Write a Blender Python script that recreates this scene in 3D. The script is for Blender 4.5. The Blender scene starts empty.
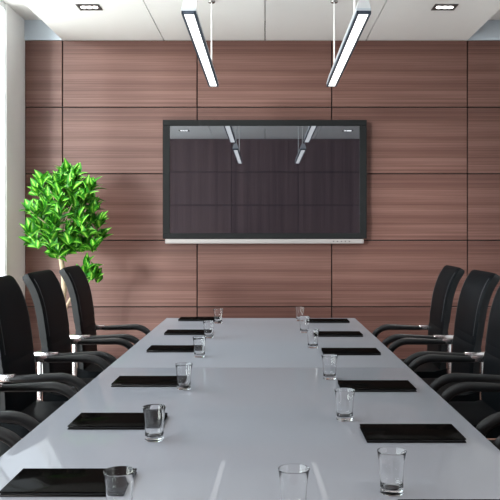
import bpy, bmesh, math, random
from mathutils import Vector, Matrix
random.seed(7)
S = bpy.context.scene
COL = S.collection

# ------------------------------------------------------------------ camera
CAM_H = 1.35
cd = bpy.data.cameras.new('camera'); cam = bpy.data.objects.new('camera', cd); COL.objects.link(cam)
cam.location = (0, 0, CAM_H); cam.rotation_euler = (math.radians(90), 0, 0)
cd.sensor_width = 36; cd.lens = 760 / 500 * 36
cd.shift_x = -0.030; cd.shift_y = -0.028
cd.clip_start = 0.02; cd.clip_end = 200
S.camera = cam
S.view_settings.view_transform = 'Standard'; S.view_settings.look = 'None'
S.view_settings.gamma = 1; S.view_settings.use_curve_mapping = False
S.view_settings.exposure = 0.0

# room measures
XL, XR = -2.16, 2.16
YB, YR = 6.82, -0.29
ZC, ZH = 3.11, 3.29
WIN_Y1 = 6.35

# ------------------------------------------------------------------ world
W = bpy.data.worlds.new('daylight'); S.world = W; W.use_nodes = True
nt = W.node_tree; nt.nodes.clear()
out = nt.nodes.new('ShaderNodeOutputWorld'); bg = nt.nodes.new('ShaderNodeBackground')
tc = nt.nodes.new('ShaderNodeTexCoord'); sp = nt.nodes.new('ShaderNodeSeparateXYZ')
mr = nt.nodes.new('ShaderNodeMapRange'); mr.inputs[1].default_value = -1; mr.inputs[2].default_value = 1
cr = nt.nodes.new('ShaderNodeValToRGB'); e = cr.color_ramp.elements
e[0].position = 0.40; e[0].color = (0.80, 0.80, 0.775, 1)
e[1].position = 0.56; e[1].color = (0.53, 0.575, 0.63, 1)
m_ = e.new(0.5); m_.color = (0.80, 0.83, 0.82, 1)
nt.links.new(tc.outputs['Generated'], sp.inputs[0]); nt.links.new(sp.outputs[2], mr.inputs[0])
nt.links.new(mr.outputs[0], cr.inputs[0]); nt.links.new(cr.outputs[0], bg.inputs[0]); nt.links.new(bg.outputs[0], out.inputs[0])
bg.inputs[1].default_value = 8.6
# daylight comes in through the window opening: a portal guides the sky's rays
pl = bpy.data.lights.new('window_portal', 'AREA'); pl.shape = 'RECTANGLE'
pl.size = WIN_Y1 - YR; pl.size_y = ZH; pl.cycles.is_portal = True
po = bpy.data.objects.new('window_portal', pl); COL.objects.link(po)
po.location = (XL - 0.16, (WIN_Y1 + YR) / 2, ZH / 2)
po.rotation_euler = Vector((1, 0, 0)).to_track_quat('-Z', 'Y').to_euler()
LAMP_E, SPOT_E, BULB_E = 2.0, 120.0, 6.0
sd = bpy.data.lights.new('hazy_sun', 'SUN'); sd.energy = 3.3; sd.angle = math.radians(11); sd.color = (1, .98, .96)
so = bpy.data.objects.new('hazy_sun', sd); COL.objects.link(so); so.location = (-6, -4, 4)
so.rotation_euler = Vector((.47, .87, -.07)).to_track_quat('-Z', 'Y').to_euler()

# ------------------------------------------------------------------ materials
def mat(name, color=(.5, .5, .5), rough=.5, metal=0, spec=.5, ior=1.45, **kw):
    m = bpy.data.materials.new(name); m.use_nodes = True
    b = m.node_tree.nodes['Principled BSDF']
    b.inputs['Base Color'].default_value = (*color, 1); b.inputs['Roughness'].default_value = rough
    b.inputs['Metallic'].default_value = metal; b.inputs['Specular IOR Level'].default_value = spec
    b.inputs['IOR'].default_value = ior
    for k, v in kw.items(): b.inputs[k].default_value = v
    return m
def srgb(r, g, b):
    f = lambda c: (c/255/12.92) if c/255 <= .04045 else ((c/255+.055)/1.055)**2.4
    return (f(r), f(g), f(b))
def noise_mod(m, scale, amt, bump=0.0, coord='Object', detail=4):
    """break the base colour up a little (and bump) with object-space noise"""
    n = m.node_tree; b = n.nodes['Principled BSDF']
    t = n.nodes.new('ShaderNodeTexCoord'); no = n.nodes.new('ShaderNodeTexNoise')
    no.inputs['Scale'].default_value = scale; no.inputs['Detail'].default_value = detail
    n.links.new(t.outputs[coord], no.inputs['Vector'])
    mp = n.nodes.new('ShaderNodeMapRange'); mp.inputs[3].default_value = 1-amt; mp.inputs[4].default_value = 1+amt
    n.links.new(no.outputs[0], mp.inputs[0])
    mx = n.nodes.new('ShaderNodeMix'); mx.data_type = 'RGBA'; mx.blend_type = 'MULTIPLY'; mx.inputs[0].default_value = 1
    mx.inputs[6].default_value = b.inputs['Base Color'].default_value
    n.links.new(mp.outputs[0], mx.inputs[7]); n.links.new(mx.outputs[2], b.inputs['Base Color'])
    if bump:
        bp = n.nodes.new('ShaderNodeBump'); bp.inputs['Strength'].default_value = bump; bp.inputs['Distance'].default_value = .002
        n.links.new(no.outputs[0], bp.inputs['Height']); n.links.new(bp.outputs[0], b.inputs['Normal'])
    return m
def wood(name, vertical=False, dark=(.062, .028, .024), mid=(.124, .058, .047), light=(.215, .122, .102), rough=.42):
    m = mat(name, mid, rough, spec=.35); n = m.node_tree; b = n.nodes['Principled BSDF']; L = n.links.new
    uv = n.nodes.new('ShaderNodeUVMap'); uv.uv_map = 'grain'
    def layer(sx, sy, detail, dist=0.0, rgh=.6):
        mp = n.nodes.new('ShaderNodeMapping'); mp.inputs['Scale'].default_value = (sx, sy, 1)
        L(uv.outputs[0], mp.inputs[0])
        t = n.nodes.new('ShaderNodeTexNoise'); t.inputs['Scale'].default_value = 1; t.inputs['Detail'].default_value = detail
        t.inputs['Roughness'].default_value = rgh; t.inputs['Distortion'].default_value = dist
        L(mp.outputs[0], t.inputs['Vector']); return t.outputs[0]
    broad = layer(.16, 8.5, 4, .08, .62); fine = layer(.35, 85, 6, .2, .72); hair = layer(2.2, 300, 3)
    def mul(a, k):
        q = n.nodes.new('ShaderNodeMath'); q.operation = 'MULTIPLY'; L(a, q.inputs[0]); q.inputs[1].default_value = k; return q.outputs[0]
    def add(a, c):
        q = n.nodes.new('ShaderNodeMath'); q.operation = 'ADD'; L(a, q.inputs[0]); L(c, q.inputs[1]); return q.outputs[0]
    s = add(add(mul(broad, .42), mul(fine, .48)), mul(hair, .10))
    r = n.nodes.new('ShaderNodeValToRGB'); e = r.color_ramp.elements
    e[0].position = .36; e[0].color = (*dark, 1); e[1].position = .68; e[1].color = (*light, 1)
    k = e.new(.5); k.color = (*mid, 1)
    L(s, r.inputs[0]); L(r.outputs[0], b.inputs['Base Color'])
    rr = n.nodes.new('ShaderNodeMapRange'); rr.inputs[3].default_value = rough+.08; rr.inputs[4].default_value = rough-.06
    L(fine, rr.inputs[0]); L(rr.outputs[0], b.inputs['Roughness'])
    return m
def emit(name, color, strength):
    m = bpy.data.materials.new(name); m.use_nodes = True; n = m.node_tree
    b = n.nodes['Principled BSDF']; b.inputs['Base Color'].default_value = (.8, .8, .8, 1)
    b.inputs['Emission Color'].default_value = (*color, 1); b.inputs['Emission Strength'].default_value = strength
    return m
def facing_mix(n, base, gain, power):
    lw = n.nodes.new('ShaderNodeLayerWeight'); lw.inputs[0].default_value = .5
    p = n.nodes.new('ShaderNodeMath'); p.operation = 'POWER'; p.inputs[1].default_value = power
    a = n.nodes.new('ShaderNodeMath'); a.operation = 'MULTIPLY_ADD'; a.inputs[1].default_value = gain; a.inputs[2].default_value = base
    n.links.new(lw.outputs['Facing'], p.inputs[0]); n.links.new(p.outputs[0], a.inputs[0]); return a.outputs[0]
def lacquer(name, color, rough, base, gain, power=5):
    """diffuse body under a thin weak gloss"""
    m = bpy.data.materials.new(name); m.use_nodes = True; n = m.node_tree; n.nodes.clear()
    o = n.nodes.new('ShaderNodeOutputMaterial'); d = n.nodes.new('ShaderNodeBsdfDiffuse'); g = n.nodes.new('ShaderNodeBsdfGlossy')
    d.inputs[0].default_value = (*color, 1); g.inputs['Roughness'].default_value = rough; mx = n.nodes.new('ShaderNodeMixShader')
    n.links.new(facing_mix(n, base, gain, power), mx.inputs[0]); n.links.new(d.outputs[0], mx.inputs[1]); n.links.new(g.outputs[0], mx.inputs[2])
    n.links.new(mx.outputs[0], o.inputs[0]); return m
def pane_mat(name):
    m = bpy.data.materials.new(name); m.use_nodes = True; n = m.node_tree; n.nodes.clear()
    o = n.nodes.new('ShaderNodeOutputMaterial'); t = n.nodes.new('ShaderNodeBsdfTransparent'); g = n.nodes.new('ShaderNodeBsdfGlossy')
    g.inputs['Roughness'].default_value = .01; f = facing_mix(n, .05, .35, 4); mx = n.nodes.new('ShaderNodeMixShader')
    t.inputs[0].default_value = (.96, .98, .97, 1)
    n.links.new(f, mx.inputs[0]); n.links.new(t.outputs[0], mx.inputs[1]); n.links.new(g.outputs[0], mx.inputs[2])
    n.links.new(mx.outputs[0], o.inputs[0]); return m

M = dict(
    wood=wood('walnut_panel'),
    wood_rear=wood('dark_walnut_panel', dark=(.07, .040, .040), mid=(.14, .086, .084), light=(.21, .14, .137)),
    backing=mat('shadow_gap_black', (.012, .010, .010), .8),
    plaster=noise_mod(mat('white_plaster', (.74, .74, .74), .85, spec=.2), 30, .02, .05),
    plaster_blue=noise_mod(mat('pale_blue_grey_plaster', (.50, .56, .63), .85, spec=.2), 30, .02, .05),
    ceiling=noise_mod(mat('ceiling_white', (.755, .755, .758), .8, spec=.2), 14, .015),
    floor=None,
    table=lacquer('table_lacquer_grey', srgb(139, 141, 148), .03, .055, .17),
    table_edge=mat('table_edge_grey', srgb(140, 145, 156), .3, spec=.4),
    leather=noise_mod(mat('black_leather', (.0036, .0050, .0062), .5, spec=.06), 160, .15, .25),
    leather_side=noise_mod(mat('charcoal_leather_edge', (.0095, .0112, .013), .55, spec=.4), 160, .12, .2),
    rubber=noise_mod(mat('black_soft_rubber', (.013, .0135, .015), .42, spec=.4), 90, .1, .05),
    thread=mat('grey_thread', (.13, .13, .135), .7),
    chrome=mat('polished_chrome', (.90, .90, .92), .24, metal=1),
    pad=lacquer('black_portfolio_cover', (.003, .0027, .0025), .12, .012, .02),
    pages=mat('black_page_edges', (.02, .02, .022), .45),
    glass=mat('clear_glass', (1, 1, 1), .0, ior=1.47, **{'Transmission Weight': 1.0}),
    bezel=noise_mod(mat('tv_bezel_charcoal', (.010, .011, .012), .55, spec=.15), 120, .1),
    screen=mat('tv_glass_black', (.006, .006, .010), .012, ior=2.8, **{'Specular Tint': (.86, .92, 1, 1)}),
    silver=mat('tv_silver_strip', (.31, .29, .288), .45),
    lampwhite=mat('lamp_body_white', (.58, .60, .63), .35),
    lampframe=mat('lamp_frame_slate', (.03, .045, .07), .5),
    lampband=mat('lamp_band_grey', (.45, .50, .56), .35),
    diffuser=emit('lamp_diffuser', (1, .99, .97), LAMP_E),
    bulb=emit('downlight_bulb', (1, .98, .95), BULB_E),
    dframe=mat('downlight_frame_dark', (.04, .04, .042), .4),
    dinner=mat('downlight_reflector', (.35, .35, .35), .25, metal=1),
    rod=mat('suspension_rod_white', (.9, .9, .9), .35),
    frame=mat('window_frame_white', (.72, .74, .75), .4),
    pane=pane_mat('window_glass'),
    bark=noise_mod(mat('pale_bark', srgb(176, 158, 134), .8), 40, .25, .6),
    soil=noise_mod(mat('dark_soil', (.03, .02, .015), .95), 60, .5, .8),
    pot=mat('white_ceramic_pot', (.70, .69, .67), .3),
    leaf=None,
)
# floor: warm polished boards
m = mat('floor_boards', srgb(176, 140, 126), .3, spec=.4); n = m.node_tree; b = n.nodes['Principled BSDF']
t = n.nodes.new('ShaderNodeTexCoord'); br = n.nodes.new('ShaderNodeTexBrick')
br.inputs['Scale'].default_value = 1; br.inputs['Brick Width'].default_value = .9; br.inputs['Row Height'].default_value = .14
br.inputs['Mortar Size'].default_value = .0015
br.inputs['Color1'].default_value = (*srgb(160, 124, 111), 1); br.inputs['Color2'].default_value = (*srgb(144, 110, 98), 1)
br.inputs['Mortar'].default_value = (*srgb(95, 72, 64), 1)
n.links.new(t.outputs['Object'], br.inputs['Vector']); n.links.new(br.outputs[0], b.inputs['Base Color']); M['floor'] = m
# leaf: dark green blade with paler midrib and edge streaks (leaf variegation)
m = mat('dracaena_leaf', (.05, .22, .02), .48, spec=.35); n = m.node_tree; b = n.nodes['Principled BSDF']; L = n.links.new
uv = n.nodes.new('ShaderNodeUVMap'); uv.uv_map = 'leaf'; sx = n.nodes.new('ShaderNodeSeparateXYZ'); L(uv.outputs[0], sx.inputs[0])
ab = n.nodes.new('ShaderNodeMath'); ab.operation = 'ABSOLUTE'; L(sx.outputs[0], ab.inputs[0])
tn = n.nodes.new('ShaderNodeTexNoise'); tn.inputs['Scale'].default_value = 45; tc2 = n.nodes.new('ShaderNodeTexCoord'); L(tc2.outputs['Object'], tn.inputs['Vector'])
sb = n.nodes.new('ShaderNodeMath'); sb.operation = 'MULTIPLY_ADD'; L(tn.outputs[0], sb.inputs[0]); sb.inputs[1].default_value = .5; L(ab.outputs[0], sb.inputs[2])
r = n.nodes.new('ShaderNodeValToRGB'); e = r.color_ramp.elements
e[0].position = .20; e[0].color = (*srgb(184, 226, 104), 1); e[1].position = .95; e[1].color = (*srgb(32, 108, 18), 1)
k = e.new(.48); k.color = (*srgb(86, 172, 38), 1)
L(sb.outputs[0], r.inputs[0]); L(r.outputs[0], b.inputs['Base Color'])
b.inputs['Subsurface Weight'].default_value = 0.0
M['leaf'] = m

# ------------------------------------------------------------------ helpers
def add_box(bm, x0, x1, y0, y1, z0, z1, bevel=0, seg=2):
    r = bmesh.ops.create_cube(bm, size=1, matrix=Matrix.Translation(((x0+x1)/2, (y0+y1)/2, (z0+z1)/2)) @ Matrix.Diagonal((x1-x0, y1-y0, z1-z0, 1)))
    if bevel:
        ed = list({e for v in r['verts'] for e in v.link_edges})
        bmesh.ops.bevel(bm, geom=ed, offset=bevel, segments=seg, profile=.5, affect='EDGES')
def BM(): return bmesh.new()
def box(*a, **k):
    bm = BM(); add_box(bm, *a, **k); return bm
def add_tube(bm, pts, r, n=12, radii=None, cap=True, flat=None):
    """sweep a circle (or ellipse: flat=(rx along side, ry along up)) along pts"""
    pts = [Vector(p) for p in pts]; rings = []; up = None
    for i, p in enumerate(pts):
        a = pts[max(i-1, 0)]; c = pts[min(i+1, len(pts)-1)]; d = (c-a).normalized()
        if up is None:
            up = d.orthogonal().normalized() if abs(d.y) > .9 else Vector((0, 1, 0)); 
        s = (up - d*up.dot(d)).normalized(); u2 = d.cross(s); up = s
        rr = radii[i] if radii else r
        rings.append([bm.verts.new(p + s*math.cos(2*math.pi*k/n)*rr*(flat[0] if flat else 1) + u2*math.sin(2*math.pi*k/n)*rr*(flat[1] if flat else 1)) for k in range(n)])
    for a, c in zip(rings, rings[1:]):
        for k in range(n): bm.faces.new((a[k], a[(k+1) % n], c[(k+1) % n], c[k]))
    if cap: bm.faces.new(rings[0][::-1]); bm.faces.new(rings[-1])
def add_lathe(bm, prof, n=32, cx=0, cy=0, close=False):
    rings = []
    for (r, z) in prof:
        rings.append([bm.verts.new((cx + r*math.cos(2*math.pi*k/n), cy + r*math.sin(2*math.pi*k/n), z)) for k in range(n)] if r > 1e-6 else [bm.verts.new((cx, cy, z))])
    for a, c in zip(rings, rings[1:]):
        for k in range(n):
            if len(a) == 1 and len(c) == 1: continue
            if len(a) == 1: bm.faces.new((a[0], c[(k+1) % n], c[k]))
            elif len(c) == 1: bm.faces.new((a[k], a[(k+1) % n], c[0]))
            else: bm.faces.new((a[k], a[(k+1) % n], c[(k+1) % n], c[k]))
def fillet(pts, rad, seg=8):
    pts = [Vector(p) for p in pts]; res = [pts[0]]
    for a, p, c in zip(pts, pts[1:], pts[2:]):
        d1 = (a-p); d2 = (c-p); r = min(rad, d1.length*.49, d2.length*.49)
        s, t = p + d1.normalized()*r, p + d2.normalized()*r
        for i in range(seg+1):
            u = i/seg; res.append(s*(1-u)**2 + p*2*u*(1-u) + t*u*u)
    res.append(pts[-1]); return res
def obj(name, bm, m, parent=None, smooth=True, angle=40, norm=True):
    if norm: bmesh.ops.recalc_face_normals(bm, faces=bm.faces)
    me = bpy.data.meshes.new(name); bm.to_mesh(me); bm.free()
    for x in (m if isinstance(m, (list, tuple)) else [m]): me.materials.append(x)
    if smooth:
        me.shade_smooth()
        try: me.set_sharp_from_angle(angle=math.radians(angle))
        except Exception: pass
    o = bpy.data.objects.new(name, me); COL.objects.link(o)
    if parent: o.parent = parent
    return o
def tag(o, label, cat, group=None, kind=None):
    o['label'] = label; o['category'] = cat
    if group: o['group'] = group
    if kind: o['kind'] = kind
    return o
def thing(name, label, cat, loc=(0, 0, 0), rz=0, group=None):
    o = bpy.data.objects.new(name, None); COL.objects.link(o); o.empty_display_size = .1
    o.location = loc; o.rotation_euler = (0, 0, rz); return tag(o, label, cat, group)
def struct(name, bm, m, parent=None, label=None, **k):
    o = obj(name, bm, m, parent, **k)
    if parent is None: o['kind'] = 'structure'; o['category'] = name.split('_')[0]; o['label'] = label or name
    return o
def dup(root, loc, rz, label):
    kids = {}
    for c in bpy.data.objects:
        if c.parent: kids.setdefault(c.parent, []).append(c)
    r = root.copy(); COL.objects.link(r); r.location = loc; r.rotation_euler = (0, 0, rz); r['label'] = label
    for ch in kids.get(root, []):
        c = ch.copy(); COL.objects.link(c); c.parent = r
        for g in kids.get(ch, []):
            d = g.copy(); COL.objects.link(d); d.parent = c
    return r

# ------------------------------------------------------------------ room shell
struct('floor', box(XL-.15, XR+.1, YR-.1, YB+.1, -.08, 0), M['floor'], label='warm brown board floor under the table and chairs')
# dropped ceiling of four slabs with narrow dark joints; raised margins left and right
bm = BM(); xs = [-1.82, -.91, 0, .91, 1.82]
for a, c in zip(xs, xs[1:]): add_box(bm, a + (.004 if a > -1.8 else 0), c - (.004 if c < 1.8 else 0), YR-.1, YB+.03, ZC, ZH)
struct('ceiling', bm, M['ceiling'], smooth=False, label='white dropped ceiling with narrow joints')
bm = BM(); add_box(bm, XL-.15, XR+.1, YR-.1, YB+.1, ZH, ZH+.1)
struct('ceiling_margin', bm, M['ceiling'], smooth=False, label='raised white ceiling along the side walls')

def panels(vertical, yface, sgn):
    """2:1 wood panels with bevelled edges and open joints; 'grain' uv runs along the grain and repeats per panel like veneer"""
    bm = BM(); uvl = bm.loops.layers.uv.new('grain'); g = .0052
    vx = [XL, -1.82, -.61, .60, 1.82, XR]; hz = [0, .115, .713, 1.311, 1.909, 2.507, ZC]
    for i, (a, c) in enumerate(zip(vx, vx[1:])):
        for j, (p, q) in enumerate(zip(hz, hz[1:])):
            b2 = BM()
            y0, y1 = sorted((yface, yface + sgn*.02))
            add_box(b2, a+g, c-g, y0, y1, p+g, q-g if j < 5 else q-.004, bevel=.0015, seg=1)
            tm = bpy.data.meshes.new('t'); b2.to_mesh(tm); b2.free()
            n0 = len(bm.faces); bm.from_mesh(tm); bpy.data.meshes.remove(tm); bm.faces.ensure_lookup_table()
            ox, oy = random.uniform(0, .3), 0 
            x0 = a if i > 0 else c - 1.215
            for f in bm.faces[n0:]:
                for l in f.loops:
                    v = l.vert.co
                    l[uvl].uv = (v.z + i*11, v.x) if vertical else (v.x - x0 + ox + 3, v.z - q + .6 + 5 + oy)
    return bm
w = struct('wall_back', box(XL-.05, XR+.1, YB+.03, YB+.1, 0, ZH), M['backing'], smooth=False, label='wood panelled wall behind the television')
struct('panelling', panels(False, YB+.03, -1), M['wood'], w, angle=20)
bm = BM(); add_box(bm, XL-.05, -1.82, YB+.005, YB+.1, ZC, ZH); add_box(bm, 1.82, XR+.1, YB+.005, YB+.1, ZC, ZH)
struct('wall_back_top', bm, M['plaster_blue'], smooth=False, label='pale blue grey plaster strip above the wood panelling')
w = struct('wall_rear', box(XL-.1, XR+.1, YR-.1, YR-.03, 0, ZH), M['backing'], smooth=False, label='dark wood panelled wall opposite the television')
struct('panelling', panels(True, YR-.03, 1), M['wood_rear'], w, angle=20)
bm = BM(); add_box(bm, XL-.05, -1.82, YR-.1, YR-.005, ZC, ZH); add_box(bm, 1.82, XR+.1, YR-.1, YR-.005, ZC, ZH)
struct('wall_rear_top', bm, M['plaster_blue'], smooth=False, label='plaster strip above the rear wall panelling')
struct('wall_right', box(XR, XR+.1, YR-.1, YB+.1, 0, ZH), M['plaster'], smooth=False, label='white plaster wall on the right')
struct('wall_left', box(XL-.15, XL, WIN_Y1, YB+.1, 0, ZH), M['plaster'], smooth=False, label='white plaster pier between the window and the wood wall')
# window wall: white posts and rails, one pane per bay
wn = struct('window_1', box(XL-.09, XL-.01, YR-.1, WIN_Y1, 0, .06), M['frame'], smooth=False, label='floor to ceiling window wall on the left')
bm = BM(); add_box(bm, XL-.09, XL-.01, YR-.1, WIN_Y1, ZH-.05, ZH)
posts = [WIN_Y1+.012, 5.05, 3.75, 2.45, 1.15, YR-.06]
for y in posts: add_box(bm, XL-.09, XL-.01, y-.025, y+.025, .06, ZH-.05)
struct('window_frame', bm, M['frame'], wn, smooth=False)
for a, c in zip(posts, posts[1:]):
    struct('window_pane', box(XL-.020, XL-.014, c+.025, a-.025, .06, ZH-.05), M['pane'], wn, smooth=False)
bm = BM(); 
for y in posts[1:-1]: pass
bm.free()

# ------------------------------------------------------------------ television
TX0, TX1, TZ0, TZ1 = -.905, .900, 1.325, 2.378; TY = 6.72
tv = thing('television', 'large black flat television mounted on the wood panelled wall', 'television', (0, TY, TZ0))
def tvb(x0, x1, y0, y1, z0, z1, **k): return box(x0, x1, y0, y1, z0-TZ0, z1-TZ0, **k)
bm = BM(); bw = .062
for a in ((TX0, TX1, TZ1-.053, TZ1), (TX0, TX1, TZ0, TZ0+.05), (TX0, TX0+bw, TZ0+.05, TZ1-.053), (TX1-bw, TX1, TZ0+.05, TZ1-.053)):
    add_box(bm, a[0], a[1], 0, .045, a[2]-TZ0, a[3]-TZ0, bevel=.003, seg=1)
obj('bezel', bm, M['bezel'], tv, angle=30)
obj('screen', tvb(TX0+.05, TX1-.05, .010, .03, TZ0+.04, TZ1-.04), M['screen'], tv, smooth=False)
obj('back_cover', tvb(TX0+.02, TX1-.02, .045, .07, TZ0+.02, TZ1-.02, bevel=.01), M['bezel'], tv)
obj('wall_mount', tvb(-.3, .3, .07, .108, TZ0+.3, TZ0+.75), M['dframe'], tv)
st = obj('speaker_strip', tvb(TX0+.02, TX1-.025, .002, .05, TZ0-.043, TZ0-.001, bevel=.008, seg=3), M['silver'], tv); st['label'] = 'silver speaker strip along the lower edge'
for i in range(5): obj('button', box(.60+i*.035, .612+i*.035, -.001, .004, -.026, -.018, bevel=.001, seg=1), M['dframe'], st)

# ------------------------------------------------------------------ tables
TAB_X0, TAB_X1, TAB_Z = -.720, .658, .75
def table(y0, y1, label):
    t = thing('conference_table', label, 'table', ((TAB_X0+TAB_X1)/2, (y0+y1)/2, 0), 0, 'conference table halves')
    w, l = (TAB_X1-TAB_X0)/2, (y1-y0)/2
    obj('tabletop', box(-w, w, -l, l, TAB_Z-.035, TAB_Z, bevel=.002, seg=2), M['table'], t, angle=30)
    for s in (-1, 1):
        obj('leg_panel', box(-w+.25, w-.25, s*(l-.35)-.03, s*(l-.35)+.03, .0, TAB_Z-.035, bevel=.003), M['table_edge'], t, angle=30)
    obj('modesty_panel', box(-.012, .012, -l+.38, l-.38, .3, TAB_Z-.035), M['table_edge'], t, smooth=False)
SEAM = 3.47
table(SEAM+.0022, 5.56, 'far half of the grey lacquered conference table, nearest the television')
table(1.36, SEAM-.0022, 'near half of the grey lacquered conference table, in the foreground')

# ------------------------------------------------------------------ chairs
def spline(pts, n):
    """Catmull-Rom resample"""
    P = [Vector(p) for p in pts]; P = [P[0]*2-P[1]] + P + [P[-1]*2-P[-2]]; res = []
    segs = len(P)-3
    for i in range(n+1):
        u = i/n*segs; k = min(int(u), segs-1); t = u-k; a, b_, c, d = P[k:k+4]
        res.append(.5*((2*b_) + (c-a)*t + (2*a-5*b_+4*c-d)*t*t + (3*b_-a-3*c+d)*t**3))
    return res
BACK = spline([(-.178, .42), (-.184, .55), (-.194, .72), (-.212, .86), (-.230, .965), (-.262, 1.06), (-.308, 1.137)], 40)  # centre line (x,z)
TH = .047; HW = .25
def back_slab(bm, i0, i1, hw, th, round_top=0.0, bulge=.006):
    """closed padded slab along the back's centre line"""
    ny = 16; P = BACK[i0:i1+1]; rows = []
    for i, p in enumerate(P):
        d = (P[min(i+1, len(P)-1)] - P[max(i-1, 0)]).normalized(); nrm = Vector((d.y, -d.x))
        f = (len(P)-1-i)/(len(P)-1)
        w = hw - round_top*max(0, 1-f*9)**2 - .003*math.exp(-i/1.0)
        fr, bk = [], []
        for j in range(ny+1):
            s = -1 + 2*j/ny; y = w*s; e = (1-s**4)*bulge
            tt = th/2 * (1 if 0 < i < len(P)-1 else .72)
            if j in (0, ny): tt *= .78
            q = p + nrm*(tt+e); r_ = p - nrm*(tt+e*.3)
            fr.append(bm.verts.new((q.x, y, q.y))); bk.append(bm.verts.new((r_.x, y, r_.y)))
        rows.append((fr, bk))
    side = []
    for (a, b_), (c, d) in zip(rows, rows[1:]):
        for j in range(ny):
            bm.faces.new((a[j], c[j], c[j+1], a[j+1])); bm.faces.new((b_[j], b_[j+1], d[j+1], d[j]))
        side.append(bm.faces.new((a[0], b_[0], d[0], c[0]))); side.append(bm.faces.new((a[ny], c[ny], d[ny], b_[ny])))
    for (a, b_), flip in ((rows[0], 0), (rows[-1], 1)):
        for j in range(ny): bm.faces.new((a[j], a[j+1], b_[j+1], b_[j]))
    for f in side: f.material_index = 1
def make_chair(label):
    t = thing('conference_chair', label, 'chair', group='black conference chairs along the table')
    bm = BM(); back_slab(bm, 16, 40, HW, TH, .016); back_slab(bm, 14, 18, HW-.003, TH-.004, 0, 0.006)
    back_slab(bm, 0, 15, HW-.004, TH, 0)
    bk = obj('backrest', bm, [M['leather'], M['leather_side']], t, angle=50)
    for s in (-1, 1):
        bm = BM()
        P = BACK[17:39]
        for k in range(0, 40):
            u = k/40*(len(P)-2); i = int(u); f = u-i
            p = P[i].lerp(P[i+1], f); d = (P[i+1]-P[i]).normalized(); nr = Vector((d.y, -d.x)); q = p + nr*(TH/2+.0035)
            a = q + d*.0035; c = q - d*.0035; y = s*(HW-.035)
            add_tube(bm, [(c.x, y, c.y), (a.x, y, a.y)], .0011, 5)
        obj('stitching', bm, M['thread'], bk)
    # seat cushion
    bm = BM(); nx, ny = 16, 12; x0, x1, hw = -.205, .225, .25; top = []; bot = []
    for i in range(nx+1):
        u = i/nx; x = x0 + (x1-x0)*u; rt, rb = [], []
        drop = .035*max(0, (u-.8)/.2)**2; rise = .02*max(0, (.18-u)/.18)
        for j in range(ny+1):
            s = -1+2*j/ny; y = hw*s*(1-.05*max(0, (u-.85)/.15)**2)
            e = (1-s**6)*.012
            rt.append(bm.verts.new((x, y, .485 + e - drop + rise))); rb.append(bm.verts.new((x, y, .425)))
        top.append(rt); bot.append(rb)
    for i in range(nx):
        for j in range(ny):
            bm.faces.new((top[i][j], top[i+1][j], top[i+1][j+1], top[i][j+1])); bm.faces.new((bot[i][j], bot[i][j+1], bot[i+1][j+1], bot[i+1][j]))
        bm.faces.new((top[i][0], bot[i][0], bot[i+1][0], top[i+1][0])); bm.faces.new((top[i][ny], top[i+1][ny], bot[i+1][ny], bot[i][ny]))
    for j in range(ny):
        bm.faces.new((top[0][j], top[0][j+1], bot[0][j+1], bot[0][j])); bm.faces.new((top[nx][j], bot[nx][j], bot[nx][j+1], top[nx][j+1]))
    obj('seat', bm, M['leather'], t, angle=60)
    AY = .270
    for s in (-1, 1):
        y = s*AY
        # padded arm: level, then bending down in front
        pts = fillet([(-.132, y, .700), (.130, y, .708), (.205, y, .66), (.216, y, .50)], .10, 9)
        n_ = len(pts); rad = [.0215]*n_; rad[0] = .016; rad[-1] = .016
        bm = BM(); add_tube(bm, pts, .0215, 16, radii=rad); obj('arm_pad', bm, M['rubber'], t, angle=60)
        # chrome bracket from the back's edge into the pad
        bm = BM(); add_box(bm, -.250, -.115, y-.014, y+.014, .688, .722, bevel=.003); add_box(bm, -.238, -.205, s*(HW-.03) if s > 0 else y-.010, y+.010 if s > 0 else -(HW-.03), .688, .722, bevel=.003)
        br_ = obj('arm_bracket', bm, M['chrome'], t, angle=30); br_['label'] = 'chrome bracket holding the padded arm'
        # leg: chrome tube from the arm down to the floor and back as a runner
        bm = BM(); add_tube(bm, fillet([(.216, y, .53), (.216, y, .014), (-.27, y, .014)], .06, 8), .0125, 12); obj('leg', bm, M['chrome'], t, angle=60)
        bm = BM(); add_box(bm, -.226, -.204, y-.006, y+.006, .40, .692, bevel=.002); add_box(bm, -.232, .216, y-.007, y+.007, .392, .418, bevel=.002); obj('side_post', bm, M['chrome'], t, angle=30)
    for a in (((-.262, -AY, .014), (-.262, AY, .014)), ((-.02, -AY, .405), (-.02, AY, .405))):
        bm = BM(); add_tube(bm, a, .0125, 12); obj('cross_bar', bm, M['chrome'], t, angle=60)
    return t
ords = ['farthest', 'second farthest', 'middle', 'second nearest', 'nearest']
rowsY = [5.10, 4.38, 3.725, 2.975, 2.23]
first = None
for side, X, rz in (('left', -1.005, 0), ('right', .965, math.pi)):
    for k, y in enumerate(rowsY):
        X = {'left': -1.005, 'right': .965}[side] + (-.02 if side == 'left' and k == 2 else 0)
        extra = {('left', 0): ''}.get((side, k), '')
        lab = 'black leather chair, %s of the five on the %s of the table%s' % (ords[k], side, extra)
        j = [.04, .01, .01, 0, 0][k]
        if first is None: first = make_chair(lab); first.location = (X, y, 0); first.rotation_euler = (0, 0, j)
        else: dup(first, (X, y, 0), rz + (j if side == 'left' else -j), lab)

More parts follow.
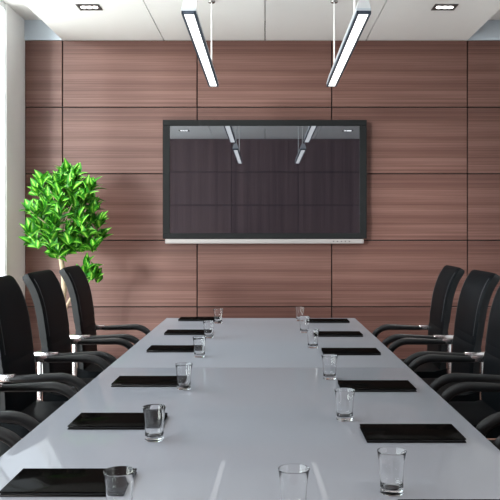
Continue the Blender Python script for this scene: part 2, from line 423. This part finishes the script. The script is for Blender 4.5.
# ------------------------------------------------------------------ portfolios on the table
PW, PD = .288, .176
def make_pad(label):
    t = thing('portfolio', label, 'folder', group='black portfolios laid out on the table')
    obj('front_cover', box(-PW/2, PW/2, -PD/2, PD/2, .0078, .0125, bevel=.0016, seg=2), M['pad'], t, angle=30)
    obj('page_block', box(-PW/2+.003, PW/2-.003, -PD/2+.003, PD/2-.003, .0035, .0082), M['pages'], t, smooth=False)
    obj('back_cover', box(-PW/2, PW/2, -PD/2, PD/2, 0, .0040, bevel=.001, seg=1), M['pad'], t, angle=30)
    return t
six = ['farthest', 'second farthest', 'third farthest', 'third nearest', 'second nearest', 'nearest']
pf = None
for side, x, ys in (('left', -.612+PW/2, [5.35, 4.60, 3.915, 3.02, 2.353, 1.747]), ('right', .296+PW/2, [5.235, 4.52, 3.82, 2.923, 2.203, 1.522])):
    for k, y in enumerate(ys):
        lab = 'closed black portfolio on the table, %s of the six in the %s row' % (six[k], side)
        c = (x, y+PD/2, TAB_Z)
        if pf is None: pf = make_pad(lab); pf.location = c
        else: dup(pf, c, 0, lab)

# ------------------------------------------------------------------ tumblers
def tumbler(label):
    bm = BM()
    add_lathe(bm, [(0, 0), (.0235, 0), (.0262, .0012), (.0272, .004), (.0270, .012), (.0272, .03), (.0284, .053), (.0306, .077), (.0338, .0962), (.0342, .0978),
                   (.0336, .0986), (.0330, .0978), (.0296, .077), (.0273, .053), (.0261, .03), (.0254, .018), (.022, .0135), (0, .0128)], 40)
    o = obj('drinking_glass', bm, M['glass'], angle=60); return tag(o, label, 'glass', 'empty drinking glasses on the table')
tf = None
L_G = [(-.322, 5.23), (-.332, 4.48), (-.325, 3.77), (-.318, 2.98), (-.3255, 2.235), (-.311, 1.624)]
R_G = [(.247, 5.37), (.245, 4.73), (.257, 4.08), (.271, 3.19), (.260, 2.48), (.296, 1.775)]
def place(x, y, lab):
    global tf
    if tf is None: tf = tumbler(lab); tf.location = (x, y, TAB_Z)
    else:
        c = tf.copy(); COL.objects.link(c); c.location = (x, y, TAB_Z); c['label'] = lab; c.rotation_euler = (0, 0, random.uniform(0, 3))
for side, G in (('left', L_G), ('right', R_G)):
    for k, (x, y) in enumerate(G): place(x, y, 'empty clear tumbler beside a black portfolio, %s of the six in the %s row' % (six[k], side))
place(.0622, 1.640, 'empty clear tumbler in the middle of the table at the front, no portfolio beside it')

# ------------------------------------------------------------------ linear pendant lamps
def make_lamp(label, y0, y1):
    t = thing('pendant_lamp', label, 'lamp', group='linear pendant lamps'); h = .087; zb = 0
    L_ = (y1-y0)/2; w = .038
    # frame around the light opening
    bm = BM()
    for a in ((-w, -w+.012, -L_, L_), (w-.012, w, -L_, L_), (-w, w, -L_, -L_+.012), (-w, w, L_-.012, L_)): add_box(bm, a[0], a[1], a[2], a[3], 0, .016)
    obj('lamp_frame', bm, M['lampframe'], t, smooth=False)
    obj('diffuser', box(-w+.0115, w-.0115, -L_+.008, L_-.008, .003, .010), M['diffuser'], t, smooth=False)
    obj('lamp_band', box(-w, w, -L_, L_, .016, .030, bevel=.001, seg=1), M['lampband'], t, angle=30)
    bm = BM(); P = [(-w, .030), (w, .030), (w-.017, h), (-w+.017, h)]
    for s in (-1, 1): pass
    v0 = [bm.verts.new((x, -L_, z)) for x, z in P]; v1 = [bm.verts.new((x, L_, z)) for x, z in P]
    bm.faces.new(v0); bm.faces.new(v1[::-1])
    for k in range(4): bm.faces.new((v0[k], v0[(k+1) % 4], v1[(k+1) % 4], v1[k]))
    obj('lamp_body', bm, M['lampwhite'], t, smooth=False)
    for yy in (-L_+.42, L_-.24):
        bm = BM(); add_tube(bm, [(0, yy, h-.002), (0, yy, ZC-LZ-.012)], .0055, 10); r_ = obj('suspension_rod', bm, M['rod'], t)
        bm = BM(); add_lathe(bm, [(0, -.014), (.024, -.014), (.027, -.010), (.027, 0), (0, 0)], 24); o = obj('ceiling_mount', bm, M['dinner'], r_); o.location = (0, yy, ZC-LZ)
    return t
LZ = CAM_H + 1.164
lp = make_lamp('left linear pendant lamp nearest the television wall', 3.98, 5.93); lp.location = (-.400, 4.955, LZ)
dup(lp, (.518, 4.955, LZ), 0, 'right linear pendant lamp nearest the television wall')
dup(lp, (-.400, 2.20, LZ), 0, 'left linear pendant lamp above the camera, seen reflected in the television')
dup(lp, (.518, 2.20, LZ), 0, 'right linear pendant lamp above the camera, seen reflected in the television')

# ------------------------------------------------------------------ recessed downlights
def make_down(label):
    t = thing('downlight', label, 'downlight', group='recessed ceiling downlights'); a, c = .088, .075
    bm = BM()
    for q in ((-a, a, -c, -c+.022), (-a, a, c-.022, c), (-a, -a+.022, -c+.022, c-.022), (a-.022, a, -c+.022, c-.022)): add_box(bm, q[0], q[1], q[2], q[3], -.005, .0)
    obj('frame', bm, M['dframe'], t, smooth=False)
    obj('reflector', box(-a+.02, a-.02, -c+.02, c-.02, -.003, .0), M['dinner'], t, smooth=False)
    for k in range(3):
        bm = BM(); add_lathe(bm, [(0, -.010), (.015, -.009), (.0215, -.005), (.0225, -.002), (0, -.002)], 20); o = obj('bulb', bm, M['bulb'], t); o.location = ((k-1)*.044, 0, 0)
    return t
dl = None
for lab, x, y in (('recessed downlight left of the pendant lamps near the television wall', -1.35, 5.84), ('recessed downlight right of the pendant lamps near the television wall', 1.38, 5.84),
                  ('recessed downlight on the left above the camera, seen in the television', -1.35, .78), ('recessed downlight on the right above the camera, seen in the television', 1.38, .78)):
    if dl is None: dl = make_down(lab); dl.location = (x, y, ZC)
    else: dup(dl, (x, y, ZC), 0, lab)
    ld = bpy.data.lights.new('downlight_beam', 'SPOT'); ld.energy = SPOT_E; ld.spot_size = math.radians(96); ld.spot_blend = 1; ld.shadow_soft_size = .05; ld.color = (1, .93, .88)
    lo = bpy.data.objects.new('downlight_beam', ld); COL.objects.link(lo); lo.location = (x, y, ZC-.02)

# ------------------------------------------------------------------ potted tree
PX, PY = -1.655, 6.18
pt = thing('potted_tree', 'leafy green potted tree with pale trunk in the left corner', 'plant', (PX, PY, 0))
bm = BM(); add_lathe(bm, [(0, 0), (.13, 0), (.135, .01), (.165, .30), (.172, .31), (.172, .33), (.160, .33), (.155, .29), (0, .29)], 40); obj('pot', bm, M['pot'], pt)
bm = BM(); add_lathe(bm, [(0, .286), (.154, .286), (.150, .296), (0, .302)], 32); obj('soil', bm, M['soil'], pt)
bm = BM()
tr = spline([(0.0, 0.29), (-.004, .7), (.012, 1.0), (.0, 1.3), (.01, 1.75)], 20)
add_tube(bm, [(p.x+.012*math.sin(p.y*9), .01*math.sin(p.y*7), p.y) for p in tr], .02, 12, radii=[.026-.010*i/20 for i in range(21)])
br2 = [(.012, .0, .72), (.07, .01, .82), (.17, -.01, .90), (.23, 0, 1.0)]
add_tube(bm, [tuple(Vector((q.x, 0, q.y))) for q in spline([(.0, .62), (.05, .80), (.15, .93), (.22, 1.0)], 10)], .012, 10, radii=[.016-.0008*i for i in range(11)])
for ang, zz, ln in ((.4, 1.25, .28), (2.2, 1.3, .26), (3.9, 1.35, .27), (5.3, 1.4, .25), (1.2, 1.55, .2), (3.0, 1.6, .2), (4.6, 1.5, .22), (0, 1.6, .2)):
    add_tube(bm, [(.004, 0, zz), (.5*ln*math.cos(ang), .5*ln*math.sin(ang), zz+.10), (ln*math.cos(ang), ln*math.sin(ang), zz+.2)], .006, 7, radii=[.008, .006, .003])
obj('trunk', bm, M['bark'], pt)
bm = BM(); uvl = bm.loops.layers.uv.new('leaf')
def leaf(base, dirv, up, ln, wd, droop):
    d = dirv.normalized(); s = d.cross(up).normalized(); u = s.cross(d).normalized(); n = 6; rows = []
    for i in range(n+1):
        t = i/n; w = wd*math.sin(math.pi*(t**.80))*(1 if t < .5 else (1-(t-.5)*.25)) + .0008
        if i == n: w = 0.0004
        c = base + d*ln*t + u*(-droop*ln*t*t + .06*ln*math.sin(math.pi*t))
        rows.append([(bm.verts.new(c - s*w + u*w*.38), -1), (bm.verts.new(c - s*w*.5 + u*w*.12), -.5), (bm.verts.new(c), 0), (bm.verts.new(c + s*w*.5 + u*w*.12), .5), (bm.verts.new(c + s*w + u*w*.38), 1)])
    for i, (a, c) in enumerate(zip(rows, rows[1:])):
        for j in range(4):
            f = bm.faces.new((a[j][0], a[j+1][0], c[j+1][0], c[j][0]))
            for l, (uu, vv) in zip(f.loops, ((a[j][1], i/n), (a[j+1][1], i/n), (c[j+1][1], (i+1)/n), (c[j][1], (i+1)/n))): l[uvl].uv = (uu, vv)
R = random.Random(11)
def cluster(cx, cy, cz, k, ln, lean=0.0, az0=0):
    """a shoot tip: a whorl of leaves rising and spreading"""
    for i in range(k):
        az = az0 + i*2.399 + R.uniform(-.3, .3); el = math.radians(R.uniform(8, 68) if i > 2 else R.uniform(60, 88))
        d = Vector((math.cos(az)*math.cos(el), math.sin(az)*math.cos(el), math.sin(el))) + Vector((cx, cy, 0))*lean
        leaf(Vector((cx, cy, cz - .05*i/k)) + d*.008, d, Vector((0, 0, 1)) + Vector((R.uniform(-.5, .5), R.uniform(-.9, .1), 0)), ln*R.uniform(.75, 1.15), ln*R.uniform(.22, .29), R.uniform(.05, .35))
# crown outline: half-widths by height, as the photo's silhouette
crown = [(1.25, .17), (1.32, .32), (1.42, .33), (1.52, .32), (1.62, .30), (1.71, .28), (1.77, .24), (1.82, .15), (1.85, .05)]
cnt = 0
for z, hw_ in crown:
    k = max(1, int(round(3 + hw_*30)))
    for i in range(k):
        az = i*2.399 + z*9; rr = (hw_-.045)*math.sqrt((i+.6)/k) if hw_ > .06 else 0
        cx = rr*math.cos(az); cy = rr*math.sin(az)*.95
        cluster(cx*1.10 + .040, cy, z + R.uniform(-.05, .04) - .02, 8, .118, .9, az)
obj('foliage', bm, M['leaf'], pt, norm=False, angle=80)
bm = BM(); uvl = bm.loops.layers.uv.new('leaf')
for cx, cy, cz in ((.215, 0, 1.0), (.18, .04, .97), (.25, -.03, 1.02), (.20, .02, 1.08), (.28, .03, 1.0), (.20, -.05, 1.03)): cluster(cx, cy, cz, 6, .125, .3, cx*30)
obj('low_shoot_foliage', bm, M['leaf'], pt, norm=False, angle=80)
